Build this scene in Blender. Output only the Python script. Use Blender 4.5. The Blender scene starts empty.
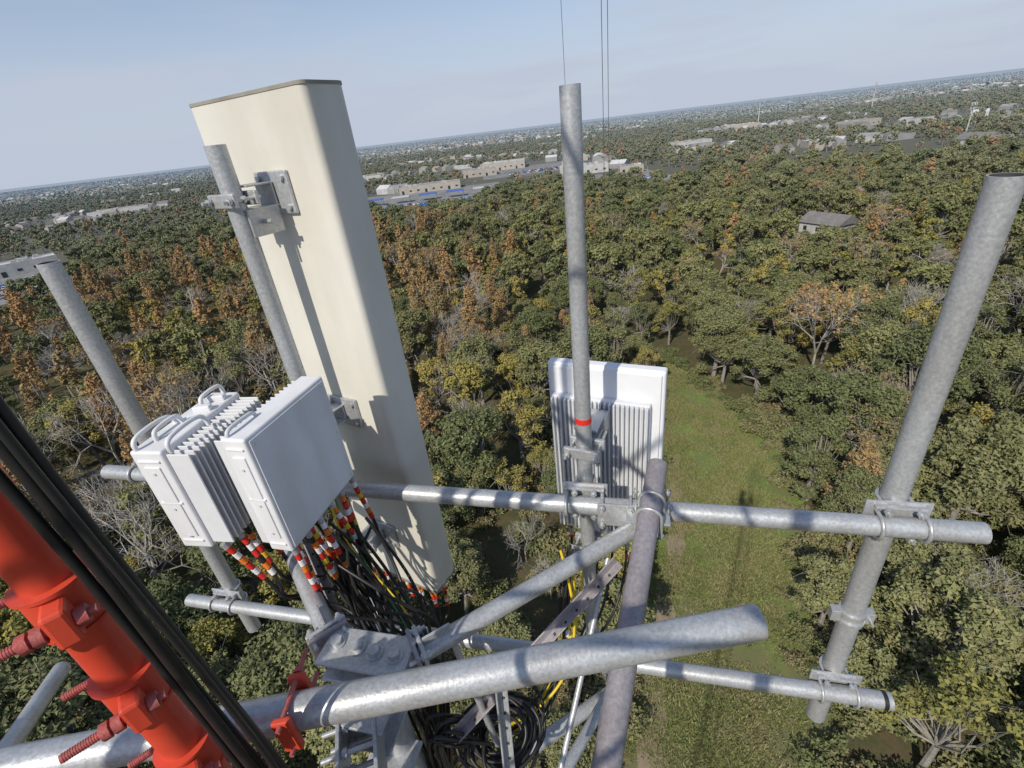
import bpy, bmesh, math, random
import numpy as np
from mathutils import Vector, Matrix
random.seed(7); rng=np.random.default_rng(11)
S=bpy.context.scene; COL=S.collection
CZ=40.0
def V(x,y,z): return Vector((x,y,z+CZ))
# ------------------------------------------------------------------ materials
def mat(name,col=(.5,.5,.5),rough=.5,metal=0.0,noise=None,bump=None,spec=.5,col2=None,streak=False,dirt=0):
    m=bpy.data.materials.new(name); m.use_nodes=True; nt=m.node_tree; N=nt.nodes; L=nt.links
    b=N['Principled BSDF']; b.inputs['Base Color'].default_value=(*col,1); b.inputs['Roughness'].default_value=rough
    b.inputs['Metallic'].default_value=metal; b.inputs['Specular IOR Level'].default_value=spec
    tc=N.new('ShaderNodeTexCoord')
    if noise:
        tn=N.new('ShaderNodeTexNoise'); tn.inputs['Scale'].default_value=noise; tn.inputs['Detail'].default_value=6; tn.inputs['Roughness'].default_value=.65
        L.new(tc.outputs['Object'],tn.inputs['Vector'])
        r=N.new('ShaderNodeValToRGB'); r.color_ramp.elements[0].position=.35; r.color_ramp.elements[1].position=.68
        c2=col2 or tuple(c*.7 for c in col)
        r.color_ramp.elements[0].color=(*c2,1); r.color_ramp.elements[1].color=(*col,1)
        L.new(tn.outputs['Fac'],r.inputs['Fac'])
        out=r.outputs['Color']
        if dirt:
            t2=N.new('ShaderNodeTexNoise'); t2.inputs['Scale'].default_value=dirt; t2.inputs['Detail'].default_value=8
            mp=N.new('ShaderNodeMapping'); mp.inputs['Scale'].default_value=(1,1,.25); L.new(tc.outputs['Object'],mp.inputs['Vector']); L.new(mp.outputs[0],t2.inputs['Vector'])
            r2=N.new('ShaderNodeValToRGB'); r2.color_ramp.elements[0].position=.40; r2.color_ramp.elements[1].position=.62
            r2.color_ramp.elements[0].color=(.87,.855,.835,1); r2.color_ramp.elements[1].color=(1,1,1,1); L.new(t2.outputs['Fac'],r2.inputs['Fac'])
            mx=N.new('ShaderNodeMix'); mx.data_type='RGBA'; mx.blend_type='MULTIPLY'; mx.inputs[0].default_value=1
            L.new(out,mx.inputs[6]); L.new(r2.outputs[0],mx.inputs[7]); out=mx.outputs[2]
        L.new(out,b.inputs['Base Color'])
        mr=N.new('ShaderNodeMapRange'); mr.inputs[3].default_value=rough-.1; mr.inputs[4].default_value=rough+.12
        L.new(tn.outputs['Fac'],mr.inputs[0]); L.new(mr.outputs[0],b.inputs['Roughness'])
    if bump:
        t3=N.new('ShaderNodeTexNoise'); t3.inputs['Scale'].default_value=bump[0]; t3.inputs['Detail'].default_value=4
        L.new(tc.outputs['Object'],t3.inputs['Vector'])
        bp=N.new('ShaderNodeBump'); bp.inputs['Strength'].default_value=bump[1]; bp.inputs['Distance'].default_value=.002
        L.new(t3.outputs['Fac'],bp.inputs['Height']); L.new(bp.outputs[0],b.inputs['Normal'])
    return m
GALV=mat('galvanized_steel',(.57,.59,.605),.40,.40,noise=110,bump=(150,.3),col2=(.40,.42,.445),dirt=11)
GALVB=mat('galvanized_steel_weathered',(.42,.395,.42),.5,.35,noise=90,bump=(120,.35),col2=(.29,.27,.295),dirt=8)
ZINC=mat('zinc_hardware',(.60,.615,.63),.38,.45,noise=90,col2=(.43,.45,.47),dirt=12)
WHITE=mat('radio_white_paint',(.77,.785,.815),.45,noise=6,col2=(.72,.735,.765),dirt=9)
FIN=mat('heatsink_grey_paint',(.70,.715,.74),.5,noise=9,col2=(.63,.645,.67))
FING=mat('heatsink_cast_grey',(.62,.64,.67),.5,noise=9,col2=(.55,.57,.60))
AAUW=mat('antenna_white_plastic',(.80,.81,.84),.4,noise=5,col2=(.75,.76,.79))
CREAM=mat('radome_cream',(.73,.715,.645),.5,noise=3,bump=(90,.08),col2=(.67,.655,.59),dirt=4)
CAP=mat('radome_cap',(.33,.31,.26),.6,noise=10)
RED=mat('tower_red_paint',(.72,.085,.04),.42,noise=9,bump=(40,.2),col2=(.60,.06,.03),dirt=8)
REDP=mat('bolt_faded_red_paint',(.50,.10,.085),.6,noise=60,col2=(.30,.09,.08),bump=(200,.6))
BLK=mat('cable_jacket_black',(.014,.014,.015),.42,noise=30,col2=(.022,.022,.022))
DARK=mat('pipe_bore_dark',(.05,.05,.05),.8)
TAPE={k:mat('tape_'+k,c,.45) for k,c in dict(red=(.70,.03,.02),white=(.8,.8,.8),orange=(.8,.20,.02),yellow=(.7,.5,.03),green=(.03,.22,.06),blue=(.03,.1,.4),black=(.02,.02,.02)).items()}
# ------------------------------------------------------------------ mesh helpers
def empty(name,loc=None):
    o=bpy.data.objects.new(name,None); o.empty_display_size=.1; COL.objects.link(o)
    return o
def mk(name,vs,fs,m,parent=None,smooth=False,mats=None,mi=None):
    me=bpy.data.meshes.new(name); me.from_pydata([tuple(v) for v in vs],[],fs); me.update()
    if m: me.materials.append(m)
    if mats:
        for q in mats: me.materials.append(q)
    if mi is not None: me.polygons.foreach_set('material_index',mi)
    if smooth is True: me.polygons.foreach_set('use_smooth',[True]*len(me.polygons))
    elif smooth: me.polygons.foreach_set('use_smooth',smooth)
    o=bpy.data.objects.new(name,me); COL.objects.link(o)
    if parent: o.parent=parent
    return o
def frame(d):
    d=Vector(d).normalized(); a=Vector((0,0,1)) if abs(d.z)<.95 else Vector((1,0,0))
    x=a.cross(d).normalized(); y=d.cross(x); return x,y,d
def tube(name,p0,p1,r,m,parent=None,hollow=True,seg=36,r1=None):
    p0=Vector(p0);p1=Vector(p1); x,y,d=frame(p1-p0); r1=r1 or r
    vs=[];fs=[];sm=[];mi=[]
    cs=[(math.cos(2*math.pi*i/seg),math.sin(2*math.pi*i/seg)) for i in range(seg)]
    def ring(c,rr):
        b=len(vs); vs.extend([c+x*(rr*a)+y*(rr*s) for a,s in cs]); return b
    def band(a,b,s,k=0):
        for i in range(seg):
            j=(i+1)%seg; fs.append((a+i,a+j,b+j,b+i)); sm.append(s); mi.append(k)
    a=ring(p0,r);b=ring(p1,r1); band(a,b,True)
    if hollow:
        dep=min(.25,(p1-p0).length*.3); w=max(.0035,r*.12)
        for c,rr,sg in ((p0,r,1),(p1,r1,-1)):
            e0=ring(c,rr);e1=ring(c,rr-w)
            if sg>0: band(e1,e0,False)
            else: band(e0,e1,False)
            i0=ring(c,rr-w);i1=ring(c+d*sg*dep,rr-w)
            if sg>0: band(i1,i0,True,1)
            else: band(i0,i1,True,1)
            f=ring(c+d*sg*dep,rr-w); fs.append(tuple(range(f,f+seg))); sm.append(False); mi.append(1)
    else:
        for c,rr in ((p0,r),(p1,r1)):
            f=ring(c,rr); fs.append(tuple(range(f,f+seg))); sm.append(False); mi.append(0)
    return mk(name,vs,fs,m,parent,sm,[DARK],mi)
def box(name,c,ax,size,m,parent=None,bev=.002,seg=2):
    bm=bmesh.new(); bmesh.ops.create_cube(bm,size=1)
    for v in bm.verts: v.co=Vector((v.co.x*size[0],v.co.y*size[1],v.co.z*size[2]))
    if bev: bmesh.ops.bevel(bm,geom=bm.edges[:],offset=min(bev,min(size)*.45),segments=seg,affect='EDGES',profile=.5)
    M=Matrix((Vector(ax[0]).normalized(),Vector(ax[1]).normalized(),Vector(ax[2]).normalized())).transposed()
    for v in bm.verts: v.co=M@v.co+Vector(c)
    if M.determinant()<0: bmesh.ops.reverse_faces(bm,faces=bm.faces[:])
    me=bpy.data.meshes.new(name); bm.to_mesh(me); bm.free(); me.materials.append(m)
    o=bpy.data.objects.new(name,me); COL.objects.link(o); o.parent=parent
    return o
def cable(name,pts,r,m,parent=None,cyc=False):
    cu=bpy.data.curves.new(name,'CURVE'); cu.dimensions='3D'; cu.bevel_depth=r; cu.bevel_resolution=4; cu.resolution_u=8; cu.use_fill_caps=True
    sp=cu.splines.new('NURBS'); sp.points.add(len(pts)-1)
    for q,p in zip(sp.points,pts): q.co=(*p,1)
    sp.order_u=min(4,len(pts)); sp.use_endpoint_u=not cyc; sp.use_cyclic_u=cyc
    cu.materials.append(m); o=bpy.data.objects.new(name,cu); COL.objects.link(o); o.parent=parent; return o
def hexnut(name,c,d,r,h,m,parent):
    return tube(name,Vector(c)-Vector(d).normalized()*h/2,Vector(c)+Vector(d).normalized()*h/2,r,m,parent,hollow=False,seg=6)
def bolt(c,d,ln,r,m,parent,head=True):
    d=Vector(d).normalized(); c=Vector(c)
    tube('bolt_shank',c,c+d*ln,r,m,parent,hollow=False,seg=12)
    hexnut('nut',c+d*ln*.55,d,r*2,r*1.6,m,parent)
def ubolt(c,axis,out,R,r,leg,m,parent,nuts=True):
    axis=Vector(axis).normalized(); out=Vector(out).normalized(); side=axis.cross(out).normalized(); c=Vector(c)
    pts=[c+side*R+out*leg,c+side*R+out*leg*.5]
    for k in range(0,13):
        a=math.pi*k/12; pts.append(c+side*(R*math.cos(a))-out*(R*math.sin(a)))
    pts+= [c-side*R+out*leg*.5,c-side*R+out*leg]
    o=cable('u_bolt',pts,r,m,parent)
    if nuts:
        for s in (1,-1): hexnut('nut',c+side*s*R+out*(leg-.012),out,r*2,r*1.8,m,parent)
# ------------------------------------------------------------------ antenna mount
H=Vector((.9637,-.2668,0)); Nn=Vector((.2668,.9637,0)); UP=Vector((0,0,1))
def face(t,z,n=1.2097): 
    p=Nn*n+H*t; return V(p.x,p.y,z)
mount=empty('antenna_mount_frame')
ZU,ZL=-1.13,-1.975
tube('face_pipe_upper',face(-2.20,ZU),face(.975,ZU),.0305,GALV,mount)
tube('face_pipe_lower',face(-2.20,ZL),face(.945,ZL),.031,GALV,mount)
tube('end_tape_band',face(.915,ZL),face(.929,ZL),.0322,TAPE['black'],mount,hollow=False)
posts={'r':(.773,-.195,-2.26,.0345),'c':(-.135,.073,-2.06,.025),'a':(-1.133,.045,-2.2,.029),'l':(-1.982,-.243,-2.26,.0345)}
for k,(t,z1,z0,r) in posts.items():
    tube('antenna_mast_pipe',face(t,z0,1.283),face(t,z1,1.283),r,GALV,mount)
    for z in (ZU,ZL):
        c=face(t,z,1.2097)
        pw=.15 if k=='c' else .17
        box('crossover_plate',c+Nn*.0385,(H,Nn,UP),(pw,.008,.125),ZINC,mount)
        for s in (-.058,.058):
            ubolt(c+H*s,H,Nn,.037,.0055,.065,ZINC,mount)
        for s in (-.05,.05):
            ubolt(face(t,z+s,1.283),UP,-Nn,r+.006,.0055,.065+.02,ZINC,mount)
        box('saddle',c+Nn*.03+UP*.05,(H,Nn,UP),(.13,.025,.010),ZINC,mount)
c=face(.773,-1.62,1.283)
for dz in (-.02,.02): tube('clamp_ring',c+UP*(dz-.006),c+UP*(dz+.006),.042,ZINC,mount,hollow=False)
for s in (-1,1): box('clamp_ear',c+H*s*.052,(H,Nn,UP),(.03,.03,.05),ZINC,mount)
bolt(c+H*.052-Nn*.04,Nn,.09,.005,ZINC,mount)
# V arms
apR=V(-.335,.80,-1.21); apL=V(-.585,.865,-1.2)
endR=V(.335,1.115,-1.175); endL=V(-.97,1.44,-1.175)
tube('support_arm',apR,endR,.027,GALV,mount)
tube('support_arm',apL,endL,.028,GALV,mount)
def lz(p,z): return Vector((p.x,p.y,z+CZ))
tube('support_arm_lower',lz(apR,-2.02),V(.335,1.115,-2.0),.026,GALV,mount)
tube('support_arm_lower',lz(apL,-2.02),V(-.97,1.44,-2.0),.026,GALV,mount)
dR=(endR-apR).normalized(); dL=(endL-apL).normalized()
for z in (.034,-.034):
    box('apex_plate',V(-.465,.80,-1.205+z),(Vector((1,-.28,0)),Vector((.28,1,0)),UP),(.25,.11,.010),GALV,mount,bev=.004)
for p,d in ((apR,dR),(apL,dL)):
    sd=d.cross(UP).normalized()
    box('arm_flange',p+d*.012,(sd,d,UP),(.11,.012,.10),GALV,mount,bev=.004)
    box('arm_flange',p-d*.006,(sd,d,UP),(.11,.012,.10),GALVB,mount,bev=.004)
    box('arm_gusset',p+d*.06+UP*.031,(d,sd,UP),(.08,.008,.04),GALV,mount)
    for a in (-.04,.04):
        for b in (-.036,.036): 
            bolt(p+sd*a+UP*b-d*.03,d,.07,.006,ZINC,mount); hexnut('nut',p+sd*a+UP*b+d*.024,d,.012,.011,ZINC,mount)
for q in ((-.55,.83),(-.49,.81),(-.44,.79),(-.385,.775)):
    hexnut('bolt_head',V(q[0],q[1],-1.155),UP,.017,.014,ZINC,mount); tube('washer',V(q[0],q[1],-1.166),V(q[0],q[1],-1.161),.023,ZINC,mount,hollow=False,seg=20)
tube('standoff_post',V(-.47,.80,-2.2),V(-.47,.80,-1.25),.044,GALV,mount)
for z in (-1.32,-1.42,-1.62,-1.95):
    box('post_bracket',V(-.49,.75,z),(Vector((1,-.3,0)),Vector((.3,1,0)),UP),(.15,.13,.010),GALV,mount,bev=.003)
box('tower_bracket_cheek',V(-.545,.66,-1.37),(Vector((-.25,.97,0)),Vector((.97,.25,0)),UP),(.30,.010,.12),GALV,mount)
box('tower_bracket_cheek',V(-.455,.68,-1.37),(Vector((-.25,.97,0)),Vector((.97,.25,0)),UP),(.26,.010,.12),GALV,mount)
for a in (.58,.66,.72):
    for z in (-1.33,-1.41): bolt(V(-.47+(.72-a)*.25,a,z),(-1,-.25,0),.13,.007,ZINC,mount)
def angle(p0,p1,w,m,parent,name='brace_angle'):
    p0=Vector(p0);p1=Vector(p1);x,y,d=frame(p1-p0); ln=(p1-p0).length; c=(p0+p1)/2
    box(name,c+x*w/2,(x,y,d),(w,.005,ln),m,parent,bev=.001)
    box(name,c+y*(w/2+.0025),(x,y,d),(.005,w,ln),m,parent,bev=.001)
    k=int(ln/.05)
    for i in range(1,k): tube('bolt_hole',p0+d*(i*.05)+x*w*.55-y*.0035,p0+d*(i*.05)+x*w*.55+y*.0035,.005,DARK,parent,hollow=False,seg=12)
angle(V(.27,1.07,-1.26),V(-.30,.80,-1.62),.028,GALVB,mount)
angle(V(-.86,1.36,-1.24),V(-.55,.86,-1.92),.028,GALVB,mount)
tube('brace_rod',V(.25,1.12,-1.30),V(.0,.70,-1.72),.009,GALV,mount,seg=16)
tube('brace_rod',V(.30,1.12,-1.95),V(-.02,.74,-1.90),.020,GALV,mount,seg=20)
angle(V(-.15,.86,-1.40),V(-.16,.72,-1.75),.030,GALV,mount,'stiffener')
tube('brace_rod',V(-.25,.85,-1.24),V(-.15,.80,-2.0),.010,GALV,mount,seg=16)
# tie back pipe
tb0=V(.445,1.232,-1.02); tb1=V(-.05,.182,-1.329)
tube('tie_back_pipe',tb0,tb1,.032,GALVB,mount)
c=V(.374,1.08,-1.066); td=(tb1-tb0).normalized()
box('tie_back_plate',c+Vector((0,.02,-.036)),(H,Nn,UP),(.13,.09,.008),ZINC,mount)
for s in (-.03,.03): ubolt(c+td*s,td,-UP,.038,.005,.075,ZINC,mount)
for s in (-.05,.05): ubolt(face(.08+s,ZU),H,UP,.036,.005,.055,ZINC,mount)
for z in (ZU,ZL):
    for t in (-.03,-1.28):
        cc=face(t,z); box('arm_end_plate',cc-Nn*.036,(H,Nn,UP),(.12,.008,.09),ZINC,mount)
        for s in (-.045,.045): ubolt(cc+H*s,H,-Nn,.037,.005,.06,ZINC,mount)
sup=empty('tower_support_pipe')
tube('pipe',V(-1.5,.476,-.963),V(.455,.621,-.963),.035,GALV,sup)
tube('second_pipe',V(-1.42,.92,-1.26),V(-1.1,.31,-1.02),.022,GALV,sup)
# ------------------------------------------------------------------ panel antenna (tall)
ant=empty('panel_antenna')
e1=Vector((.85,-.527,0)).normalized(); e2=Vector((.527,.85,0)).normalized()
TMc=Vector((-.460,1.512,0)); Wd=.535; Dp=.172
def prof(grow=0.0,rb=.022,rf=.05):
    pts=[]
    x0,x1,y0,y1=-Wd-grow,grow,-grow,Dp+grow
    def arc(cx,cy,r,a0,a1,n=8):
        for i in range(n+1):
            a=math.radians(a0+(a1-a0)*i/n); pts.append((cx+r*math.cos(a),cy+r*math.sin(a)))
    arc(x0+rb,y0+rb,rb,180,270); arc(x1-rb,y0+rb,rb,270,360); arc(x1-rf,y1-rf,rf,0,90); arc(x0+rf,y1-rf,rf,90,180)
    return pts
def extr(name,pts,z0,z1,m,parent,o,ex,ey,dome=0):
    n=len(pts); vs=[];fs=[];sm=[]
    for z in (z0,z1): vs+=[Vector((o.x+ex.x*a+ey.x*b,o.y+ex.y*a+ey.y*b,z+CZ)) for a,b in pts]
    for i in range(n): fs.append((i,(i+1)%n,n+(i+1)%n,n+i)); sm.append(True)
    b=len(vs); vs+=vs[:2*n]; fs.append(tuple(reversed(range(b,b+n)))); fs.append(tuple(range(b+n,b+2*n))); sm+=[False,False]
    return mk(name,vs,fs,m,parent,sm)
extr('radome',prof(),-1.845,.162,CREAM,ant,TMc,e1,e2)
extr('top_cap',prof(.002),.162,.171,CAP,ant,TMc,e1,e2)
extr('bottom_cap',prof(.003),-1.858,-1.845,CAP,ant,TMc,e1,e2)
mid=TMc-e1*(.518/2)
pipeA=Nn*1.283+H*(-1.133)
def panel_bracket(z,parent,mid,ex,ey,pipe,pr,w=.15,h=.125,push=0):
    f=Vector((mid.x,mid.y,z+CZ)); p=Vector((pipe.x,pipe.y,z+CZ)); inn=-ey
    box('mount_plate',f+inn*.007+ex*.03,(ex,ey,UP),(w,.012,h),ZINC,parent,bev=.004)
    for a in (-.055,.055):
        for b in (-.042,.042): hexnut('bolt',f+inn*.018+ex*(a+.03)+UP*b,inn,.010,.009,ZINC,parent)
    st=(p-f).dot(inn)
    lat=ex*((p-f).dot(ex))
    for b in (-.032,.032):
        box('bracket_arm',f+lat+inn*(st/2-.01)+UP*b,(ex,ey,UP),(.08,max(.03,st-.03),.006),ZINC,parent)
    box('bracket_web',f+lat+inn*(.02)+UP*0,(ex,ey,UP),(.08,.007,.060),ZINC,parent)
    for sg in (-1,1):
        box('clamp_jaw',p+ey*sg*(pr+.006),(ex,ey,UP),(.125,.012,.04),ZINC,parent,bev=.004)
    for s in (-.05,.05): 
        bolt(p+ex*s-ey*(pr+.04),ey,.12,.0055,ZINC,parent); hexnut('nut',p+ex*s-ey*(pr+.02),ey,.011,.01,ZINC,parent)
for z in (-.10,-.90,-1.55): panel_bracket(z,ant,mid,e1,e2,pipeA,.029)
box('tilt_arm',Vector((mid.x,mid.y,CZ-.17))-e2*.075+e1*.035,(e1,e2,UP),(.010,.11,.08),ZINC,ant)
tube('pivot_bolt',Vector((mid.x,mid.y,CZ-.17))-e2*.085-e1*.03,Vector((mid.x,mid.y,CZ-.17))-e2*.085+e1*.08,.007,ZINC,ant,hollow=False,seg=12)
box('serial_label',Vector((mid.x,mid.y,CZ-1.25))-e2*.0015+e1*.20,(e1,e2,UP),(.05,.002,.025),TAPE['white'],ant,bev=0)
# ------------------------------------------------------------------ second (massive) antenna with heatsink
aau=empty('active_antenna_unit')
g1=Vector((.891,-.454,0)).normalized(); g2=Vector((.454,.891,0)).normalized()
pc=Nn*1.283+H*(-.135); fc=Vector((.331,1.503,0))
def G(a,b,z): return Vector((fc.x+g1.x*a+g2.x*b,fc.y+g1.y*a+g2.y*b,z+CZ))
box('radome',G(0,.02,-1.165),(g1,g2,UP),(.430,.045,.78),AAUW,aau,bev=.010,seg=4)
box('back_frame',G(0,-.006,-1.165),(g1,g2,UP),(.405,.010,.755),AAUW,aau,bev=.003)
box('chassis',G(-.010,-.026,-1.215),(g1,g2,UP),(.365,.032,.64),FIN,aau,bev=.006)
for i in range(22):
    a=-.185+.350*i/21
    box('heatsink_fin',G(a,-.051,-1.215),(g1,g2,UP),(.0075,.020,.635),FING,aau,bev=.002,seg=2)
for z in (-.95,-1.40):
    box('fin_block',G(-.015,-.10,z),(g1,g2,UP),(.10,.07,.07),ZINC,aau,bev=.004)
    p=Vector((pc.x,pc.y,z+CZ))
    for s in (1,-1): box('clamp_jaw',p+g2*s*.033,(g1,g2,UP),(.12,.014,.04),ZINC,aau,bev=.004)
    for s in (-.045,.045): bolt(p+g1*s-g2*.07,g2,.18,.005,ZINC,aau); hexnut('nut',p+g1*s-g2*.05,g2,.011,.011,ZINC,aau)
    box('bracket_arm',G(-.01,-.165,z),(g1,g2,UP),(.08,.10,.007),ZINC,aau)
    box('bracket_arm',G(-.01,-.165,z+.04),(g1,g2,UP),(.08,.10,.007),ZINC,aau)
tube('tape_band',Vector((pc.x,pc.y,CZ-.845)),Vector((pc.x,pc.y,CZ-.825)),.0262,TAPE['red'],aau,hollow=False)
for i in range(5): 
    q=G(-.14+.06*i,-.05,-1.545); tube('connector',q,q-UP*.04,.010,ZINC,aau,hollow=False,seg=12)
    for k in range(3): tube('colour_band',q-UP*(.045+.02*k),q-UP*(.058+.02*k),.009,TAPE[['red','yellow','white'][(k+i)%3]],aau,hollow=False,seg=12)
    cable('jumper_cable',[q,q-UP*.12,q-UP*.35-g2*.12,V(.10,1.12,-1.85),V(-.05,1.0,-1.95),V(-.3,.88,-1.8)],.0055,BLK if i!=1 else TAPE['yellow'],aau)
# ------------------------------------------------------------------ radios
def radio(name,o,w,t,ztop,h,W,body,fin,cover_m,handle_t,tall=True):
    E=empty(name); w=Vector((*w,0)).normalized(); t=Vector((*t,0)).normalized(); o=Vector((*o,0))
    def Q(a,b,z): return Vector((o.x+w.x*a+t.x*b,o.y+w.y*a+t.y*b,z+CZ))
    zc=ztop-h/2
    box('body',Q(W/2,body/2,zc),(w,t,UP),(W,abs(body),h),WHITE,E,bev=.007,seg=4)
    sg=1 if body>0 else -1
    box('cover_rim',Q(W/2,-sg*.0015,zc),(w,t,UP),(W-.022,.004,h-.022),cover_m,E,bev=.0015)
    for a in (.022,W-.022):
        for zz in (ztop-.025,ztop-h/2,ztop-h+.025): tube('screw',Q(a,-sg*.0025,zz),Q(a,-sg*.0055,zz),.0042,FING,E,hollow=False,seg=12)
    nf=17
    for i in range(nf):
        a=.012+(W-.024)*i/(nf-1)
        box('heatsink_fin',Q(a,body+sg*fin/2,zc),(w,t,UP),(.0050,fin+.004,h-.03),FIN,E,bev=.001,seg=1)
    for k in range(3):
        box('side_rib',Q(-.001,body*.5,ztop-.03-k*(h-.06)/2),(w,t,UP),(.006,abs(body)*.70,.008),WHITE,E,bev=.003)
    box('side_panel',Q(-.001,body*.5,zc),(w,t,UP),(.005,abs(body)*.50,h*.72),WHITE,E,bev=.002)
    for zz in (.10,-.02,-.12): tube('screw',Q(-.004,body*.5,zc+zz),Q(-.006,body*.5,zc+zz),.004,FING,E,hollow=False,seg=12)
    if tall:
      for a in (.05,W-.09):
        b=handle_t
        cable('handle',[Q(a,b,ztop-.005),Q(a,b,ztop+.02),Q(a+.005,b,ztop+.03),Q(a+.085,b,ztop+.03),Q(a+.09,b,ztop+.02),Q(a+.09,b,ztop-.005)],.006,WHITE,E)
    else:
        cable('handle',[Q(.01,handle_t,ztop-.004),Q(.008,handle_t,ztop+.014),Q(.03,handle_t,ztop+.018),Q(.09,handle_t,ztop+.016),Q(.11,handle_t,ztop+.014),Q(.11,handle_t,ztop-.004)],.0055,FING,E)
    return E,Q
RA,QA=radio('remote_radio_unit',(-.668,.997),(.285,.958),(-.958,.285),-.60,.385,.34,.075,.03,WHITE,.055,False)
RB,QB=radio('remote_radio_unit',(-.99,1.04),(.2,.98),(.98,-.2),-.62,.335,.31,.095,.065,WHITE,.04)
for b in (.02,.12):
    cable('handle',[QB(.01,b,-.625),QB(.0,b,-.595),QB(.03,b,-.585),QB(.12,b,-.585),QB(.14,b,-.60),QB(.14,b,-.63)],.006,WHITE,RB)
for a in (.20,.26): box('top_lug',QB(a,.06,-.612),(Vector((1,0,0)),Vector((0,1,0)),UP),(.05,.02,.018),WHITE,RB,bev=.004)
tube('radio_mount_pipe',V(-.79,1.42,-1.22),V(-.79,1.42,-.76),.03,GALV,mount)
for z in (-.80,-.92):
    box('radio_bracket',V(-.745,1.36,z),(Vector((1,0,0)),Vector((0,1,0)),UP),(.16,.10,.04),ZINC,mount,bev=.004)
# jumper cables with colour bands
jump=empty('jumper_cable_bundle')
cols=['red','white','orange','red','white','red','black','orange','white','red','yellow']
def jumper(p,off,dest,i,r=.0060,bands=5,lean=None,st=.027):
    p=Vector(p); d=(-UP+Vector((random.uniform(-.12,.12),random.uniform(-.12,.12),0))+(lean or Vector((0,0,0)))).normalized()
    tube('connector',p,p+d*.02,.010,ZINC,jump,hollow=False,seg=12)
    for k in range(bands):
        a=p+d*(.022+k*st); tube('colour_band',a,a+d*(st*.8),.0088,TAPE[cols[(i*3+k)%len(cols)]],jump,hollow=False,seg=14)
    e=p+d*(.05+bands*(st+.004))
    cable('jumper_cable',[p+d*.02,p+d*bands*st,e,e+Vector(off),*[Vector(q) for q in dest]],r,BLK,jump)
R_=lambda s:Vector((random.uniform(-s,s),random.uniform(-s,s),random.uniform(-s,s)))
n=0
for i in range(11):
    p=QA(.015+.031*i,.010+.028*(i%2),-.985); dest=[V(-.50,1.12,-1.50)+R_(.11),V(-.42,.98,-1.68)+R_(.09),V(-.40,.90,-1.9)+R_(.05),V(-.42,.88,-2.4)+R_(.03)]
    jumper(p,R_(.04)-UP*.08,dest,n,lean=Vector((.12,.0,0)),bands=6+i%3); n+=1
for i in range(7):
    p=QB(.02+.043*i,.11+.02*(i%2),-.957); dest=[V(-.78,1.20,-1.38)+R_(.08),V(-.62,1.12,-1.5)+R_(.08),V(-.5,.95,-1.7)+R_(.06),V(-.44,.88,-2.4)+R_(.03)]
    jumper(p,R_(.03)-UP*.06,dest,n,lean=Vector((.22,.02,0)),bands=6); n+=1
for i in range(14):
    a=-.51+.50*i/13; b=.010+.05*(i%2)
    p=Vector((TMc.x+e1.x*a+e2.x*b,TMc.y+e1.y*a+e2.y*b,CZ-1.858))
    dest=[p-e2*.28-UP*.22+R_(.05),V(-.55,1.25,-1.80)+R_(.09),V(-.55,1.10,-1.45)+R_(.1),V(-.62,1.2,-1.15)+R_(.05)]
    jumper(p,R_(.03)-UP*.03,dest,n,bands=5,r=.0062,st=.025); n+=1
for i in range(8):
    cable('jumper_cable',[V(-.60,1.15,-1.10)+R_(.09),V(-.56,1.12,-1.25)+R_(.10),V(-.46,1.1,-1.42)+R_(.11),V(-.34,.98,-1.4)+R_(.09),V(-.33,.9,-1.7)+R_(.09),V(-.40,.86,-2.1)],.0052,BLK,jump)
for i in range(2): cable('ground_wire',[V(-.6,1.2,-1.0)+R_(.05),V(-.55,1.2,-1.3)+R_(.08),V(-.42,1.05,-1.35)+R_(.08),V(-.36,.9,-1.6)+R_(.05)],.0028,TAPE['green' if i<1 else 'yellow'],jump)
coil=empty('cable_coil')
for i in range(16):
    c=V(-.17,.84,-1.72)+R_(.035); rr=.09+.05*random.random(); ax=Vector((.2,-.5,1)).normalized()+R_(.2); x,y,d=frame(ax)
    cable('coil_loop',[c+x*rr*math.cos(a)+y*rr*.8*math.sin(a) for a in [k*math.pi/5 for k in range(10)]],.0055,BLK,coil,cyc=True)
for i in range(9):
    cable('coil_tail',[V(-.22,.84,-1.70)+R_(.05),V(-.31,.80,-1.6)+R_(.06),V(-.38,.80,-1.52)+R_(.05),V(-.40,.86,-1.9)+R_(.04),V(-.43,.9,-2.6)],.0058,BLK,coil)
for i in range(7):
    cable('feed_cable',[V(.12,1.18,-1.3)+R_(.03),V(.10,1.1,-1.5)+R_(.05),V(.05,.98,-1.75)+R_(.06),V(-.08,.88,-1.8)+R_(.06),V(-.2,.84,-1.7)],.0048,BLK if i%4 else TAPE['yellow'],coil)
    if i<4: tube('cable_tag',V(.09+.01*i,1.06,-1.56-.03*i),V(.085+.01*i,1.05,-1.58-.03*i),.010,TAPE[['white','yellow','blue','white'][i]],coil,hollow=False,seg=12)
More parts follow.
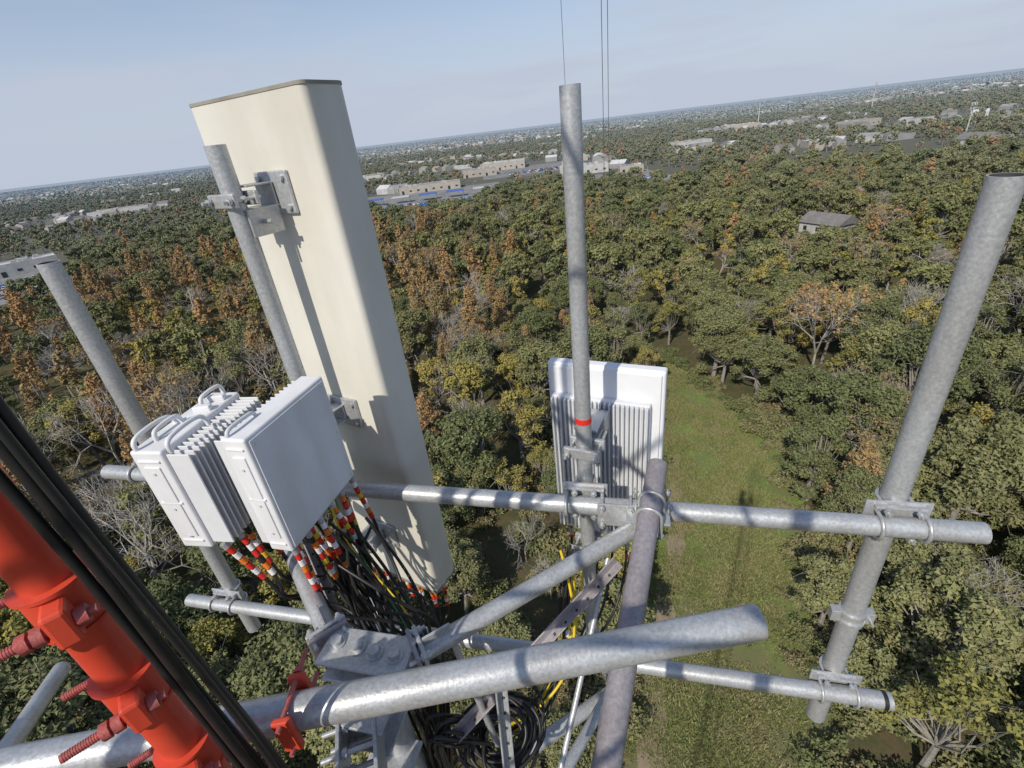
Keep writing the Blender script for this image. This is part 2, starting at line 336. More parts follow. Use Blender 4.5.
# ------------------------------------------------------------------ tower
tower=empty('red_lattice_tower')
LR=.029
legs=[(-.606,.444),(-1.35,-.35),(-.25,-.62)]
for (x,y) in legs:
    tube('tower_leg',V(x,y,-39.9),V(x,y,6),LR,RED,tower,hollow=False,seg=40)
zz=-38.9
while zz<6:
    for i in range(3):
        a=legs[i];b=legs[(i+1)%3]
        tube('tower_brace',V(a[0],a[1],zz),V(b[0],b[1],zz),.012,RED,tower,hollow=False,seg=10)
        tube('tower_brace',V(a[0],a[1],zz),V(b[0],b[1],zz+1.15),.010,RED,tower,hollow=False,seg=10)
    zz+=1.15
lx,ly=legs[0]; bd=Vector((-.80,-.60,0)).normalized(); bs=Vector((.60,-.80,0)).normalized()
for z in (-.47,-.66,-.86,-1.06):
    c=V(lx,ly,z)
    tube('leg_clamp_sleeve',c-UP*.032,c+UP*.032,LR+.007,RED,tower,hollow=False,seg=40)
    tube('leg_clamp_lip',c+UP*.033,c+UP*.038,LR+.012,RED,tower,hollow=False,seg=40)
    tube('leg_clamp_lip',c-UP*.038,c-UP*.033,LR+.010,RED,tower,hollow=False,seg=40)
    for s in (-1,1):
        box('clamp_ear',c+bs*s*.048,(bs,bd,UP),(.036,.026,.055),RED,tower,bev=.005)
        q=c+bs*s*.052
        tube('threaded_rod',q-bd*.035,q+bd*.085,.0058,REDP,tower,hollow=False,seg=14)
        for k in range(14): tube('thread',q+bd*(.045+.0028*k),q+bd*(.0463+.0028*k),.0064,REDP,tower,hollow=False,seg=10)
        hexnut('nut',q+bd*.022,bd,.0125,.011,REDP,tower); hexnut('nut',q+bd*.036,bd,.0125,.010,REDP,tower); hexnut('nut',q-bd*.02,bd,.0125,.012,REDP,tower)
c=V(-.50,.551,-.963)
box('pipe_clamp_jaw',c+Vector((0,-.042,0)),(Vector((1,.07,0)),Vector((-.07,1,0)),UP),(.035,.014,.095),RED,tower,bev=.004)
box('pipe_clamp_jaw',c+Vector((0,.042,0)),(Vector((1,.07,0)),Vector((-.07,1,0)),UP),(.035,.014,.095),RED,tower,bev=.004)
for s in (-.04,.04): tube('threaded_rod',c+Vector((0,-.06,s)),c+Vector((.0,.10,s)),.005,REDP,tower,hollow=False,seg=12); hexnut('nut',c+Vector((0,.055,s)),(0,1,0),.011,.010,REDP,tower)
hoses=empty('feeder_cables')
for i,(x,y,r) in enumerate([(-.520,.442,.0068),(-.540,.436,.0078),(-.531,.420,.0072),(-.552,.418,.0060),(-.512,.424,.0050)]):
    ph=i*1.3
    cable('feeder_cable',[V(x+.028*min(1,max(0,-z))+.004*math.sin(z*5+ph),y+.012*min(1,max(0,-z))+.003*math.sin(z*4+ph),z) for z in (3,1.5,.5,.2,0,-.15,-.3,-.45,-.6,-.75,-.9,-1.05,-1.3,-1.7,-2.5,-5,-15,-39)],r,BLK,hoses)
for i,(ax,ay,tx,ty,tz) in enumerate([(17.0,74,-.2,-.3,22),(18.0,76,-.1,-.3,24),(13.0,80,-.3,-.3,34)]):
    g=tube('guy_wire',V(tx,ty,tz),V(ax,ay,-39.7),.014,ZINC,None,hollow=False,seg=8)
# ------------------------------------------------------------------ vegetation
HAZE_PAINT=(.33,.39,.455)
def paint_haze(nt,colsock,d0=180,d1=3600,mx=.93):  # aerial haze painted into the base colour, stronger with distance from the world origin
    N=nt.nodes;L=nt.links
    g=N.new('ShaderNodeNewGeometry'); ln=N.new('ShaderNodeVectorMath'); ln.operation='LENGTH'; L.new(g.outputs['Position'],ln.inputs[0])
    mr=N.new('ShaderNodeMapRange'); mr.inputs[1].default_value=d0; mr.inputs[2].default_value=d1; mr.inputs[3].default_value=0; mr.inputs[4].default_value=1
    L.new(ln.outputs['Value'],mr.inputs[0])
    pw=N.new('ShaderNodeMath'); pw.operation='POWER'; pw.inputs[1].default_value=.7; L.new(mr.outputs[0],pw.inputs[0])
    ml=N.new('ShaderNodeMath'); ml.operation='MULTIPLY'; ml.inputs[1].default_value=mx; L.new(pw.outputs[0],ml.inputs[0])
    m=N.new('ShaderNodeMix'); m.data_type='RGBA'; L.new(ml.outputs[0],m.inputs[0]); L.new(colsock,m.inputs[6]); m.inputs[7].default_value=(*HAZE_PAINT,1)
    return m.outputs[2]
def leafmat(name,cs):
    m=bpy.data.materials.new(name); m.use_nodes=True; nt=m.node_tree;N=nt.nodes;L=nt.links; N.clear()
    out=N.new('ShaderNodeOutputMaterial'); oi=N.new('ShaderNodeObjectInfo'); g=N.new('ShaderNodeNewGeometry'); tc=N.new('ShaderNodeTexCoord')
    tn=N.new('ShaderNodeTexNoise'); tn.inputs['Scale'].default_value=.55; tn.inputs['Detail'].default_value=2; L.new(tc.outputs['Object'],tn.inputs['Vector'])
    def mul(s,k): 
        q=N.new('ShaderNodeMath');q.operation='MULTIPLY';q.inputs[1].default_value=k;L.new(s,q.inputs[0]);return q.outputs[0]
    def add(a,b): 
        q=N.new('ShaderNodeMath');q.operation='ADD';L.new(a,q.inputs[0]);L.new(b,q.inputs[1]);return q.outputs[0]
    f=add(add(mul(oi.outputs['Random'],.52),mul(g.outputs['Random Per Island'],.26)),mul(tn.outputs['Fac'],.25))
    r=N.new('ShaderNodeValToRGB'); e=r.color_ramp.elements
    while len(e)<len(cs): e.new(.5)
    for i,c in enumerate(cs): e[i].position=.1+.8*i/(len(cs)-1); e[i].color=(*c,1)
    L.new(f,r.inputs[0]); col=paint_haze(nt,r.outputs[0])
    d=N.new('ShaderNodeBsdfDiffuse'); L.new(col,d.inputs[0]);L.new(d.outputs[0],out.inputs[0])
    return m
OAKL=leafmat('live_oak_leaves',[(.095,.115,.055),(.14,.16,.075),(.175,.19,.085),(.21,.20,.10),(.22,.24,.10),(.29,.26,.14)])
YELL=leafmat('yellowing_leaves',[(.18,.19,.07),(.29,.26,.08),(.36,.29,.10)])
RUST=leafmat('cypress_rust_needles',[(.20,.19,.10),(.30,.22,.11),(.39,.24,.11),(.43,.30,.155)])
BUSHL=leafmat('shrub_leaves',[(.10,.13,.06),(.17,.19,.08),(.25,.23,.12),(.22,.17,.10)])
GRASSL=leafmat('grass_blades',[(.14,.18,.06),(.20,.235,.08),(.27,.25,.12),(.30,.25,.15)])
BARK=mat('bark_grey',(.32,.295,.26),.9,noise=3,col2=(.20,.185,.165))
BARKP=mat('bark_pale_bare',(.43,.40,.36),.9,noise=3,col2=(.29,.27,.24))
class MB:
    def __init__(s): s.v=[];s.f=[];s.m=[];s.n=0
    def add(s,v,f,k):
        s.v.append(v); s.f+= [tuple(i+s.n for i in q) for q in f]; s.m+=[k]*len(f); s.n+=len(v)
    def mesh(s,name,mats):
        me=bpy.data.meshes.new(name); me.from_pydata(np.concatenate(s.v).tolist(),[],s.f); 
        for m in mats: me.materials.append(m)
        me.polygons.foreach_set('material_index',s.m); me.update(); return me
def limb(mb,p0,p1,r0,r1,seg=5,k=0):
    d=p1-p0; d=d/(np.linalg.norm(d)+1e-9); a=np.array([0,0,1.]) if abs(d[2])<.9 else np.array([1.,0,0]); x=np.cross(a,d);x/=np.linalg.norm(x);y=np.cross(d,x)
    an=np.arange(seg)*2*np.pi/seg; ring=np.outer(np.cos(an),x)+np.outer(np.sin(an),y)
    mb.add(np.concatenate([p0+ring*r0,p1+ring*r1]),[(i,(i+1)%seg,seg+(i+1)%seg,seg+i) for i in range(seg)],k)
def leaves(mb,cent,rad,n,size,rg,flat=.75,k=1,upb=.6,outer=.45):
    idx=rg.choice(len(cent),n,p=(rad**2)/(rad**2).sum()); d=rg.normal(size=(n,3)); d/=np.linalg.norm(d,axis=1)[:,None]
    rr=rg.random(n)**outer*(1+.25*rg.normal(size=n).clip(-1.5,1.8)*.6)
    pos=cent[idx]+d*(rr*rad[idx])[:,None]*np.array([1,1,flat]); pos[:,2]=np.maximum(pos[:,2],.05)
    nn=rg.normal(size=(n,3))*.8+d*1.0; nn[:,2]+=upb; nn/=np.linalg.norm(nn,axis=1)[:,None]
    t=np.cross(nn,rg.normal(size=(n,3))); t/=np.linalg.norm(t,axis=1)[:,None]+1e-9; b=np.cross(nn,t)
    s=(size*1.18*(.6+.8*rg.random(n)))[:,None]
    v=np.stack([pos-t*s*.45-b*s*.40,pos-t*s*.35+b*s*.42,pos+t*s*.62],1).reshape(-1,3)
    mb.add(v,[(3*i,3*i+1,3*i+2) for i in range(n)],k)
def oak(name,seed,R,Ht,nc,nl,ls,lm,twigs=3):
    rg=np.random.default_rng(seed); mb=MB(); cent=[];rad=[]
    lob=rg.random(5)*6.28
    for i in range(nc):
        a=rg.random()*6.283; rr=R*math.sqrt(rg.random())*(.75+.2*math.sin(3*a+lob[0])); low=rg.random()<.38
        z=Ht-1.3-(rr/R)**2*Ht*.33-rg.random()*Ht*.12-(Ht*(.16+.22*rg.random()) if low else 0)
        cent.append([rr*math.cos(a),rr*math.sin(a),max(z,1.5)]); rad.append(R*(.14+.17*rg.random()))
    cent=np.array(cent);rad=np.array(rad)
    top=np.array([rg.normal()*.3,rg.normal()*.3,Ht*.30]); limb(mb,np.zeros(3),top,R*.075,R*.055,7,0)
    for c,r in zip(cent,rad):
        m=top*.55+c*.45+np.array([rg.normal()*.3,rg.normal()*.3,-.4]); limb(mb,top,m,R*.032,R*.02,4,0); limb(mb,m,c+np.array([0,0,r*.3]),R*.02,R*.006,3,0)
        for _ in range(twigs): 
            e=c+rg.normal(size=3)*r*.85; limb(mb,c*.8+m*.2,e,R*.008,R*.003,3,0)
    leaves(mb,cent,rad,nl,ls,rg)
    return mb.mesh(name,[BARK,lm])
def shrub(name,seed):
    rg=np.random.default_rng(seed); mb=MB(); n=9
    c=np.stack([rg.normal(size=n)*.8,rg.normal(size=n)*.8,rg.uniform(.3,1.3,n)],1)
    for p in c: limb(mb,np.array([p[0]*.3,p[1]*.3,0]),p,.03,.01,3,0)
    leaves(mb,c,rg.uniform(.5,.9,n),1400,.18,rg); return mb.mesh(name,[BARK,BUSHL])
def cypress(name,seed,R,Ht,nc,nl,ls,lm,tw=4):
    rg=np.random.default_rng(seed); mb=MB(); cent=[];rad=[]
    limb(mb,np.zeros(3),np.array([0,0,Ht*.97]),.22,.03,6,0)
    for i in range(nc):
        f=rg.random()**.8; z=Ht*(.25+.75*f); w=R*(1-f**1.6)*(.5+.5*rg.random())+.1; a=rg.random()*6.283
        c=np.array([w*math.cos(a),w*math.sin(a),z]); cent.append(c); rad.append(.45+.45*rg.random()); 
        limb(mb,np.array([0,0,z-.5-w*.3]),c*1.0,.05,.012,3,0)
        for _ in range(tw): limb(mb,c*.75+np.array([0,0,z*.25]),c+rg.normal(size=3)*.7,.018,.008,3,0)
    leaves(mb,np.array(cent),np.array(rad),nl,ls,rg,flat=1.0,upb=.4,outer=.6)
    return mb.mesh(name,[BARKP,lm])
def bare(name,seed,Ht,lm=None,lev=6):
    rg=np.random.default_rng(seed); mb=MB(); tips=[]
    def rec(p,d,ln,r,lv):
        q=p+d*ln; limb(mb,p,q,r,r*.68,6 if lv<2 else 3,0)
        if lv>=lev: tips.append(q); return
        for _ in range(3 if lv<5 else 2):
            nd=d+rg.normal(size=3)*(.42+.04*lv); nd[2]+=.12; nd/=np.linalg.norm(nd); rec(q,nd,ln*(.70+.15*rg.random()),max(r*.64,.014),lv+1)
    rec(np.zeros(3),np.array([0,0,1.]),Ht*.27,.22,0)
    if lm: 
        tp=np.array(tips); leaves(mb,tp[::4],np.full(len(tp[::4]),.6),1500,.26,rg)
    return mb.mesh(name,[BARKP,lm or BARKP])
P_oak=[oak('live_oak',i+1,4.2+.5*(i%3),12+(i%3),46,11500,.24,OAKL,2) for i in range(4)]
P_thin=[oak('thin_crowned_tree',25+i,3.6,12.5,30,3600,.23,(OAKL,YELL)[i],twigs=7) for i in range(2)]
P_yel=[oak('yellow_oak',20,3.4,11.5,28,6800,.24,YELL,2)]
P_cyp=[cypress('bald_cypress',30+i,2.6+.4*i,14+i*.6,70,4800,.25,RUST,3) for i in range(3)]
P_bar=[bare('bare_tree',40+i,12.5+i) for i in range(2)]+[bare('sparse_tree',44,13,RUST)]
M_oak=[oak('mid_oak',i+101,4.2+.5*(i%3),12+(i%3),36,2500,.50,OAKL,0) for i in range(3)]
M_thin=[oak('mid_thin_tree',125,3.6,12.5,26,1200,.42,OAKL,4)]
M_yel=[oak('mid_yellow_oak',120,3.4,11.5,24,1500,.48,YELL,0)]
M_cyp=[cypress('mid_cypress',130+i,2.7+.4*i,14+i*.6,40,1400,.46,RUST,1) for i in range(2)]
M_bar=[bare('mid_bare_tree',141,12.5,None,5),bare('mid_sparse_tree',144,13,RUST,5)]
P_bush=[shrub('shrub',50+i) for i in range(3)]
P_far=[oak('far_oak',60+i,5.0,10.5,14,400,1.1,OAKL,0) for i in range(3)]
P_farc=[oak('far_cypress',65,4,11,12,300,1.02,RUST,0)]
def patch(name,seed):
    rg=np.random.default_rng(seed); mb=MB(); n=60
    c=np.stack([rg.uniform(-32,32,n),rg.uniform(-32,32,n),rg.uniform(3,6,n)],1); leaves(mb,c,rg.uniform(4,6,n),1100,3.6,rg,flat=.6); return mb.mesh(name,[BARK,OAKL])
P_patch=[patch('canopy_patch',80),patch('canopy_patch',81)]
def tuft(seed):
    rg=np.random.default_rng(seed); mb=MB(); n=230; p=np.stack([rg.normal(size=n)*.7,rg.normal(size=n)*.7,np.zeros(n)],1)
    h=.10+.24*rg.random(n); a=rg.random(n)*6.28; w=np.stack([np.cos(a),np.sin(a),0*a],1)*.045; l=rg.normal(size=(n,3))*.14; l[:,2]=h
    v=np.stack([p-w,p+w,p+l],1).reshape(-1,3); mb.add(v,[(3*i,3*i+1,3*i+2) for i in range(n)],0); return mb.mesh('grass_tuft',[GRASSL])
P_tuft=[tuft(90),tuft(91)]
LE=([-5,16,42,70,78],[-1,4.0,15,24.5,27]); RE=([-5,16,27,40,55,72,78],[12,17,22.5,29.5,32,30,28])
def instrip(x,y,m=0):
    if y>78+m or y<-5: return False
    return np.interp(y,*LE)-m<x<np.interp(y,*RE)+m
TOWN=[(51,540,75,110),(97,370,48,90),(-50,385,75,105),(-262,262,38,38),(-232,232,32,32),(-205,205,26,26),(-182,182,18,18),(104,150,11,13),(97,140,9,12),(90,130,7,10),(230,560,40,60),(420,560,60,60),(-420,560,70,80),(300,300,16,24),(-160,620,60,60),(420,800,90,90)]
def intown(x,y):
    return any(((x-a)/c)**2+((y-b)/d)**2<1 for a,b,c,d in TOWN)
def inroad(x,y): return (abs(x-(97-(y-330)*.02))<6 and 300<y<900) or (abs(y-(480+x*.08))<6 and -300<x<600)
inst={}
def put(key,me,x,y,s):
    inst.setdefault((key,me.name),[me,[]])[1].append((x,y,random.uniform(0,6.28),s))
def lf(x,y,k): return .5+.5*math.sin(x*k+1.3*math.sin(y*k*.7)+y*k*.4)*math.cos(y*k*.9+.7*math.sin(x*k*1.3))
def kind(x,y,d):
    az=x/max(y,1); r=random.random(); c=lf(x+31,y,.06)
    if 50<d<240 and az<(.02 if d<150 else -.12)+.05*math.sin(d*.1):
        pr=(.26+.34*c) if d>62 else .22
        if r<pr: return 'cyp'
        if r<pr+.19: return 'bare'
        q=random.random()
        return 'yel' if q<.20 else 'thin' if q<.5 else 'oak'
    if d<240 and az<.28 and d>60: return 'oak' if r<.46 else 'thin' if r<.68 else 'bare' if r<.82 else 'cyp' if r<.89 else 'yel'
    if r<.62: return 'oak'
    if r<.80: return 'thin'
    if r<.88: return 'bare'
    return 'yel' if r<.965 else 'cyp'
near=0
def grid(r0,r1,sp,amax,fn):
    n=int(r1/sp)+1
    for i in range(-n,n+1):
        for j in range(0,n+1):
            x=(i+random.uniform(-.42,.42))*sp; y=(j+random.uniform(-.42,.42))*sp; d=math.hypot(x,y)
            if d<r0 or d>=r1 or abs(math.atan2(x,y))>amax: continue
            fn(x,y,d)
names={'oak':'live_oak_tree','cyp':'bald_cypress_tree','bare':'bare_tree','yel':'yellowing_tree','thin':'thin_crowned_tree'}
sets={'oak':P_oak,'cyp':P_cyp,'bare':P_bar,'yel':P_yel,'thin':P_thin}
msets={'oak':M_oak,'cyp':M_cyp,'bare':M_bar,'yel':M_yel,'thin':M_thin}
def f1(x,y,d):
    global near
    if instrip(x,y,1.4): return
    k=kind(x,y,d); me=random.choice(sets[k]); s=random.uniform(.50,1.18)
    if d<45 and x>0: s*=.68+.32*max(0,(d-15)/30)
    elif d<26: s*=.8
    if k=='cyp': s*=.95
    if k=='bare' and d<50: s*=.75
    o=bpy.data.objects.new(names[k],me); o.location=(x,y,0); o.rotation_euler=(0,0,random.uniform(0,6.28)); o.scale=(s,s,s*random.uniform(.85,1.12)); COL.objects.link(o); near+=1
grid(9,105,5.9,1.2,f1)
def f2(x,y,d):
    if intown(x,y) or inroad(x,y) or instrip(x,y,2): return
    k=kind(x,y,d); put(k,random.choice(msets[k]),x,y,random.uniform(.5,1.1))
grid(105,340,6.6,.9,f2)
def f3(x,y,d):
    if intown(x,y) or inroad(x,y): return
    if lf(x,y,.012)>.80 and random.random()<.8: return
    put('far',random.choice(P_farc if random.random()<.14 else P_far),x,y,random.uniform(.5,1.0))
grid(340,1500,12,.86,f3)
def f4(x,y,d):
    if lf(x,y,.004)>.80: return
    put('patch',random.choice(P_patch),x,y,random.uniform(.75,1.15))
grid(1500,7000,66,.86,f4)
def f5(x,y,d):
    if instrip(x,y,-.5): 
        if random.random()<.04+ (.30 if (x>np.interp(y,*RE)-4.5 and y<38) else 0): put('bush',random.choice(P_bush),x,y,random.uniform(.15,.5))
    elif instrip(x,y,3.5): put('bush',random.choice(P_bush),x,y,random.uniform(.5,1.2))
    elif random.random()<(.8 if (x>0 and d<70) else .3 if d<70 else 0): put('bush',random.choice(P_bush),x,y,random.uniform(.8,1.5))
grid(8,90,2.5,1.15,f5)
def f6(x,y,d):
    if instrip(x,y,0) and lf(x,y,.5)>.3: put('tuft',random.choice(P_tuft),x,y,random.uniform(.5,1.3))
grid(8,82,1.0,1.3,f6)
nm={'oak':'distant_oak_forest','cyp':'distant_cypress_forest','bare':'distant_bare_trees','yel':'distant_yellowing_trees','thin':'distant_thin_trees','far':'far_tree_mass','patch':'horizon_tree_mass','bush':'undergrowth','tuft':'meadow_grass'}
tot=0
for (k,_),(me,L_) in inst.items():
    a=np.array(L_); n=len(a); tot+=n; c=np.cos(a[:,2])*a[:,3]/2; s=np.sin(a[:,2])*a[:,3]/2; z=np.zeros(n)
    q=[np.stack([a[:,0]+u*c-v*s,a[:,1]+u*s+v*c,z],1) for u,v in ((-1,-1),(1,-1),(1,1),(-1,1))]
    vs=np.stack(q,1).reshape(-1,3)
    pm=bpy.data.meshes.new(nm[k]); pm.from_pydata(vs.tolist(),[],[(4*i,4*i+1,4*i+2,4*i+3) for i in range(n)])
    po=bpy.data.objects.new(nm[k],pm); COL.objects.link(po); po.instance_type='FACES'; po.use_instance_faces_scale=True; po.instance_faces_scale=1
    po.show_instancer_for_render=False; po.show_instancer_for_viewport=False
    ch=bpy.data.objects.new('plant_form',me); COL.objects.link(ch); ch.parent=po
print('near',near,'inst',tot)
# ------------------------------------------------------------------ ground
def groundmat(name,cols,scale,hz=True,detail=8,blend=None):
    m=bpy.data.materials.new(name); m.use_nodes=True; nt=m.node_tree;N=nt.nodes;L=nt.links; b=N['Principled BSDF']; b.inputs['Roughness'].default_value=1; b.inputs['Specular IOR Level'].default_value=0
    tc=N.new('ShaderNodeTexCoord')
    def ramp(cols,scale):
        t=N.new('ShaderNodeTexNoise'); t.inputs['Scale'].default_value=scale; t.inputs['Detail'].default_value=detail; t.inputs['Roughness'].default_value=.78
        L.new(tc.outputs['Object'],t.inputs['Vector']); r=N.new('ShaderNodeValToRGB'); e=r.color_ramp.elements
        while len(e)<len(cols): e.new(.5)
        for i,c in enumerate(cols): e[i].position=.32+.36*i/(len(cols)-1); e[i].color=(*c,1)
        L.new(t.outputs['Fac'],r.inputs[0]); return r.outputs[0],t.outputs['Fac']
    o,f=ramp(cols,scale)
    if blend:
        o2,f2=ramp(blend[0],.35); sx=N.new('ShaderNodeSeparateXYZ'); L.new(tc.outputs['Object'],sx.inputs[0])
        mr=N.new('ShaderNodeMapRange'); mr.inputs[1].default_value=blend[1]; mr.inputs[2].default_value=blend[2]; L.new(sx.outputs['Y'],mr.inputs[0])
        ad=N.new('ShaderNodeMath'); ad.operation='ADD'; L.new(mr.outputs[0],ad.inputs[0]); L.new(f,ad.inputs[1])
        sb=N.new('ShaderNodeMapRange'); sb.inputs[1].default_value=.65; sb.inputs[2].default_value=1.15; L.new(ad.outputs[0],sb.inputs[0])
        m2=N.new('ShaderNodeMix'); m2.data_type='RGBA'; L.new(sb.outputs[0],m2.inputs[0]); L.new(o2,m2.inputs[6]); L.new(o,m2.inputs[7]); o=m2.outputs[2]
    L.new(paint_haze(nt,o) if hz else o,b.inputs['Base Color']); return m
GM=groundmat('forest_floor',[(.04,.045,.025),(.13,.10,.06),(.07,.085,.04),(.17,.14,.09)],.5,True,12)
GG=groundmat('meadow_turf',[(.13,.125,.07),(.20,.18,.10),(.15,.19,.065),(.19,.25,.07),(.25,.27,.10)],.30,False,10,([(.25,.19,.125),(.17,.155,.08),(.14,.155,.065),(.27,.22,.14)],14,48))
AS=mat('asphalt',(.12,.12,.12),.9,noise=.3,col2=(.08,.08,.08))
PARK=mat('parking_concrete',(.28,.28,.27),.9,noise=.1,col2=(.16,.16,.16))
DIRT=groundmat('dirt_track_soil',[(.24,.19,.125),(.29,.235,.165),(.17,.155,.09)],.5,False)
def disc(name,R,z,m,n=96):
    vs=[(0,0,z)];fs=[]; rings=[50,200,800,3000,12000,R]
    for r in rings: vs+=[(r*math.cos(2*math.pi*i/n),r*math.sin(2*math.pi*i/n),z) for i in range(n)]
    for i in range(n): fs.append((0,1+i,1+(i+1)%n))
    for k in range(len(rings)-1):
        for i in range(n): a=1+k*n;b=a+n; fs.append((a+i,b+i,b+(i+1)%n,a+(i+1)%n))
    return mk(name,vs,fs,m)
disc('ground',40000,0,GM)
ys=np.linspace(-5,78,60); vs=[];fs=[]
for i,y in enumerate(ys):
    j=.5*math.sin(y*.9)+.4*math.sin(y*2.3+1); vs+=[(np.interp(y,*LE)-2+j,y,.012),(np.interp(y,*RE)+2-j,y,.012)]
    if i: fs.append((2*i-2,2*i-1,2*i+1,2*i))
mk('grass_clearing',vs,fs,GG)
vs=[];fs=[]
for i,y in enumerate(ys[:40]):
    x=np.interp(y,*LE)+2.6+.5*math.sin(y*.21); vs+=[(x-.9+.3*math.sin(y),y,.030),(x+.9+.3*math.sin(y*1.7),y,.030)]
    if i: fs.append((2*i-2,2*i-1,2*i+1,2*i))
mk('dirt_path',vs,fs,DIRT)
def sheet(name,cx,cy,w,l,z,m,rot=0,parent=None):
    c,s=math.cos(rot),math.sin(rot); return mk(name,[(cx+a*w/2*c-b*l/2*s,cy+a*w/2*s+b*l/2*c,z) for a,b in ((-1,-1),(1,-1),(1,1),(-1,1))],[(0,1,2,3)],m,parent)
sheet('road',92,600,9,600,.06,AS,.02)
sheet('road_centre_line',92,600,.25,600,.09,TAPE['yellow'],.02)
sheet('road',150,492,900,9,.12,AS,.08)
sheet('road_centre_line',150,492,900,.25,.15,TAPE['yellow'],.08)
for (cx,cy,w,l,ro) in ((51,540,110,130,0),(92,360,70,110,0),(-50,385,120,130,0),(-225,225,46,90,.785),(-420,550,100,120,0),(230,550,60,80,0),(420,560,90,80,0)):
    sheet('parking_lot',cx,cy,w,l,.03,PARK,ro)
def lamp(x,y):
    E=empty('street_lamp'); tube('pole',Vector((x,y,0)),Vector((x,y,10)),.16,ZINC,E,hollow=False,seg=8,r1=.10)
    tube('arm',Vector((x,y,10)),Vector((x+1.8,y,10.3)),.07,ZINC,E,hollow=False,seg=6); box('lamp_head',Vector((x+2.1,y,10.28)),(Vector((1,0,0)),Vector((0,1,0)),UP),(.8,.35,.16),ZINC,E,bev=.03)
for i in range(12): lamp(103-(i*34)*.02,330+i*34)
for x,y in ((-90,360),(-50,362),(-10,360),(30,505),(60,508),(90,545),(80,330),(-225,225)): lamp(x,y)
# ------------------------------------------------------------------ buildings
WROOF=mat('white_roof_membrane',(.56,.57,.58),.7,noise=.08,col2=(.42,.43,.44)); WALL=mat('wall_render_beige',(.42,.39,.34),.8,noise=.3,col2=(.34,.31,.28)); WALLW=mat('wall_white',(.52,.52,.51),.8,noise=.3)
GROOF=mat('grey_roof_gravel',(.32,.32,.33),.85,noise=.1,col2=(.23,.23,.24)); TROOF=mat('tan_roof',(.31,.265,.22),.85,noise=.1)
GLASS=mat('window_glass_dark',(.03,.04,.05),.15); SHING=mat('shingle_roof_grey',(.22,.21,.205),.9,noise=.5,col2=(.15,.145,.14)); BRK=mat('brick_wall',(.30,.20,.15),.9,noise=.5); BLUE=mat('blue_canopy',(.04,.14,.50),.5,noise=.2,col2=(.03,.10,.38))
def warehouse(name,cx,cy,w,l,h,rot=0,wall=WALL,roof=WROOF):
    E=empty(name); c,s=math.cos(rot),math.sin(rot); ax=(Vector((c,s,0)),Vector((-s,c,0)),UP); C=Vector((cx,cy,0))
    box('walls',C+UP*h/2,ax,(w,l,h),wall,E,bev=0); box('roof',C+UP*(h+.15),ax,(w-.6,l-.6,.3),roof,E,bev=0)
    for sd in (-1,1):
        box('parapet',C+ax[1]*sd*(l/2-.15)+UP*(h+.4),ax,(w+.1,.32,.8),wall,E,bev=0); box('parapet',C+ax[0]*sd*(w/2-.15)+UP*(h+.4),ax,(.32,l-.64,.8),wall,E,bev=0)
    k=int(w/6)
    for i in range(k):
        q=C-ax[1]*(l/2+.03)+ax[0]*(-w/2+(i+.5)*w/k); box('window' if i%3 else 'door',q+UP*(h*.45 if i%3 else 1.4),ax,(2.0,.1,1.2 if i%3 else 2.8),GLASS,E,bev=0)
    k2=max(2,int(l/6))
    for i in range(k2):
        for sd in (-1,1): box('window',C+ax[0]*sd*(w/2+.03)+ax[1]*(-l/2+(i+.5)*l/k2)+UP*h*.5,ax,(.1,1.8,1.2),GLASS,E,bev=0)
    for i in range(9): box('rooftop_unit',C+ax[0]*random.uniform(-w*.4,w*.4)+ax[1]*random.uniform(-l*.4,l*.4)+UP*(h+1),ax,(2.5,2,1.4),GROOF if i%2 else WALLW,E,bev=.1)
def house(name,cx,cy,w,l,h,rot,wall,roof):
    E=empty(name); c,s=math.cos(rot),math.sin(rot); ax=(Vector((c,s,0)),Vector((-s,c,0)),UP); C=Vector((cx,cy,0)); 
    box('walls',C+UP*h/2,ax,(w,l,h),wall,E,bev=0); rh=w*.28
    P=lambda a,b,z:C+ax[0]*a+ax[1]*b+UP*z; o=.6
    mk('gable_roof',[P(-w/2-o,-l/2-o,h-.1),P(w/2+o,-l/2-o,h-.1),P(w/2+o,l/2+o,h-.1),P(-w/2-o,l/2+o,h-.1),P(0,-l/2-o,h+rh),P(0,l/2+o,h+rh)],[(0,4,5,3),(1,2,5,4),(0,1,4),(3,5,2),(0,3,2,1)],roof,E)
    for i in range(3): box('window',P(-w/2-.03,-l/3+i*l/3,h*.5),ax,(.08,1.2,1.3),GLASS,E,bev=0); box('window',P(w/2+.03,-l/3+i*l/3,h*.5),ax,(.08,1.2,1.3),GLASS,E,bev=0)
    box('door',P(0,-l/2-.03,1.05),ax,(1,.08,2.1),GLASS,E,bev=0); box('window',P(-w/3,-l/2-.03,1.5),ax,(1.4,.08,1.2),GLASS,E,bev=0)
    box('chimney',P(w*.2,l*.2,h+rh*.8),ax,(.8,.8,1.6),BRK,E,bev=0)
warehouse('warehouse_building',20,600,50,36,7,-.1); warehouse('warehouse_building',82,440,40,22,6,-.12,WALLW); warehouse('warehouse_building',112,402,18,12,4.5,-.12,WALL,GROOF); warehouse('strip_mall_building',-50,446,52,18,5,.06,WALL,GROOF)
warehouse('warehouse_building',-8,540,34,22,6,.1,WALL,GROOF); warehouse('office_building',-248,266,26,14,5.5,.78,WALLW,WROOF); warehouse('office_building',-272,246,22,12,5,.78,WALL,GROOF)
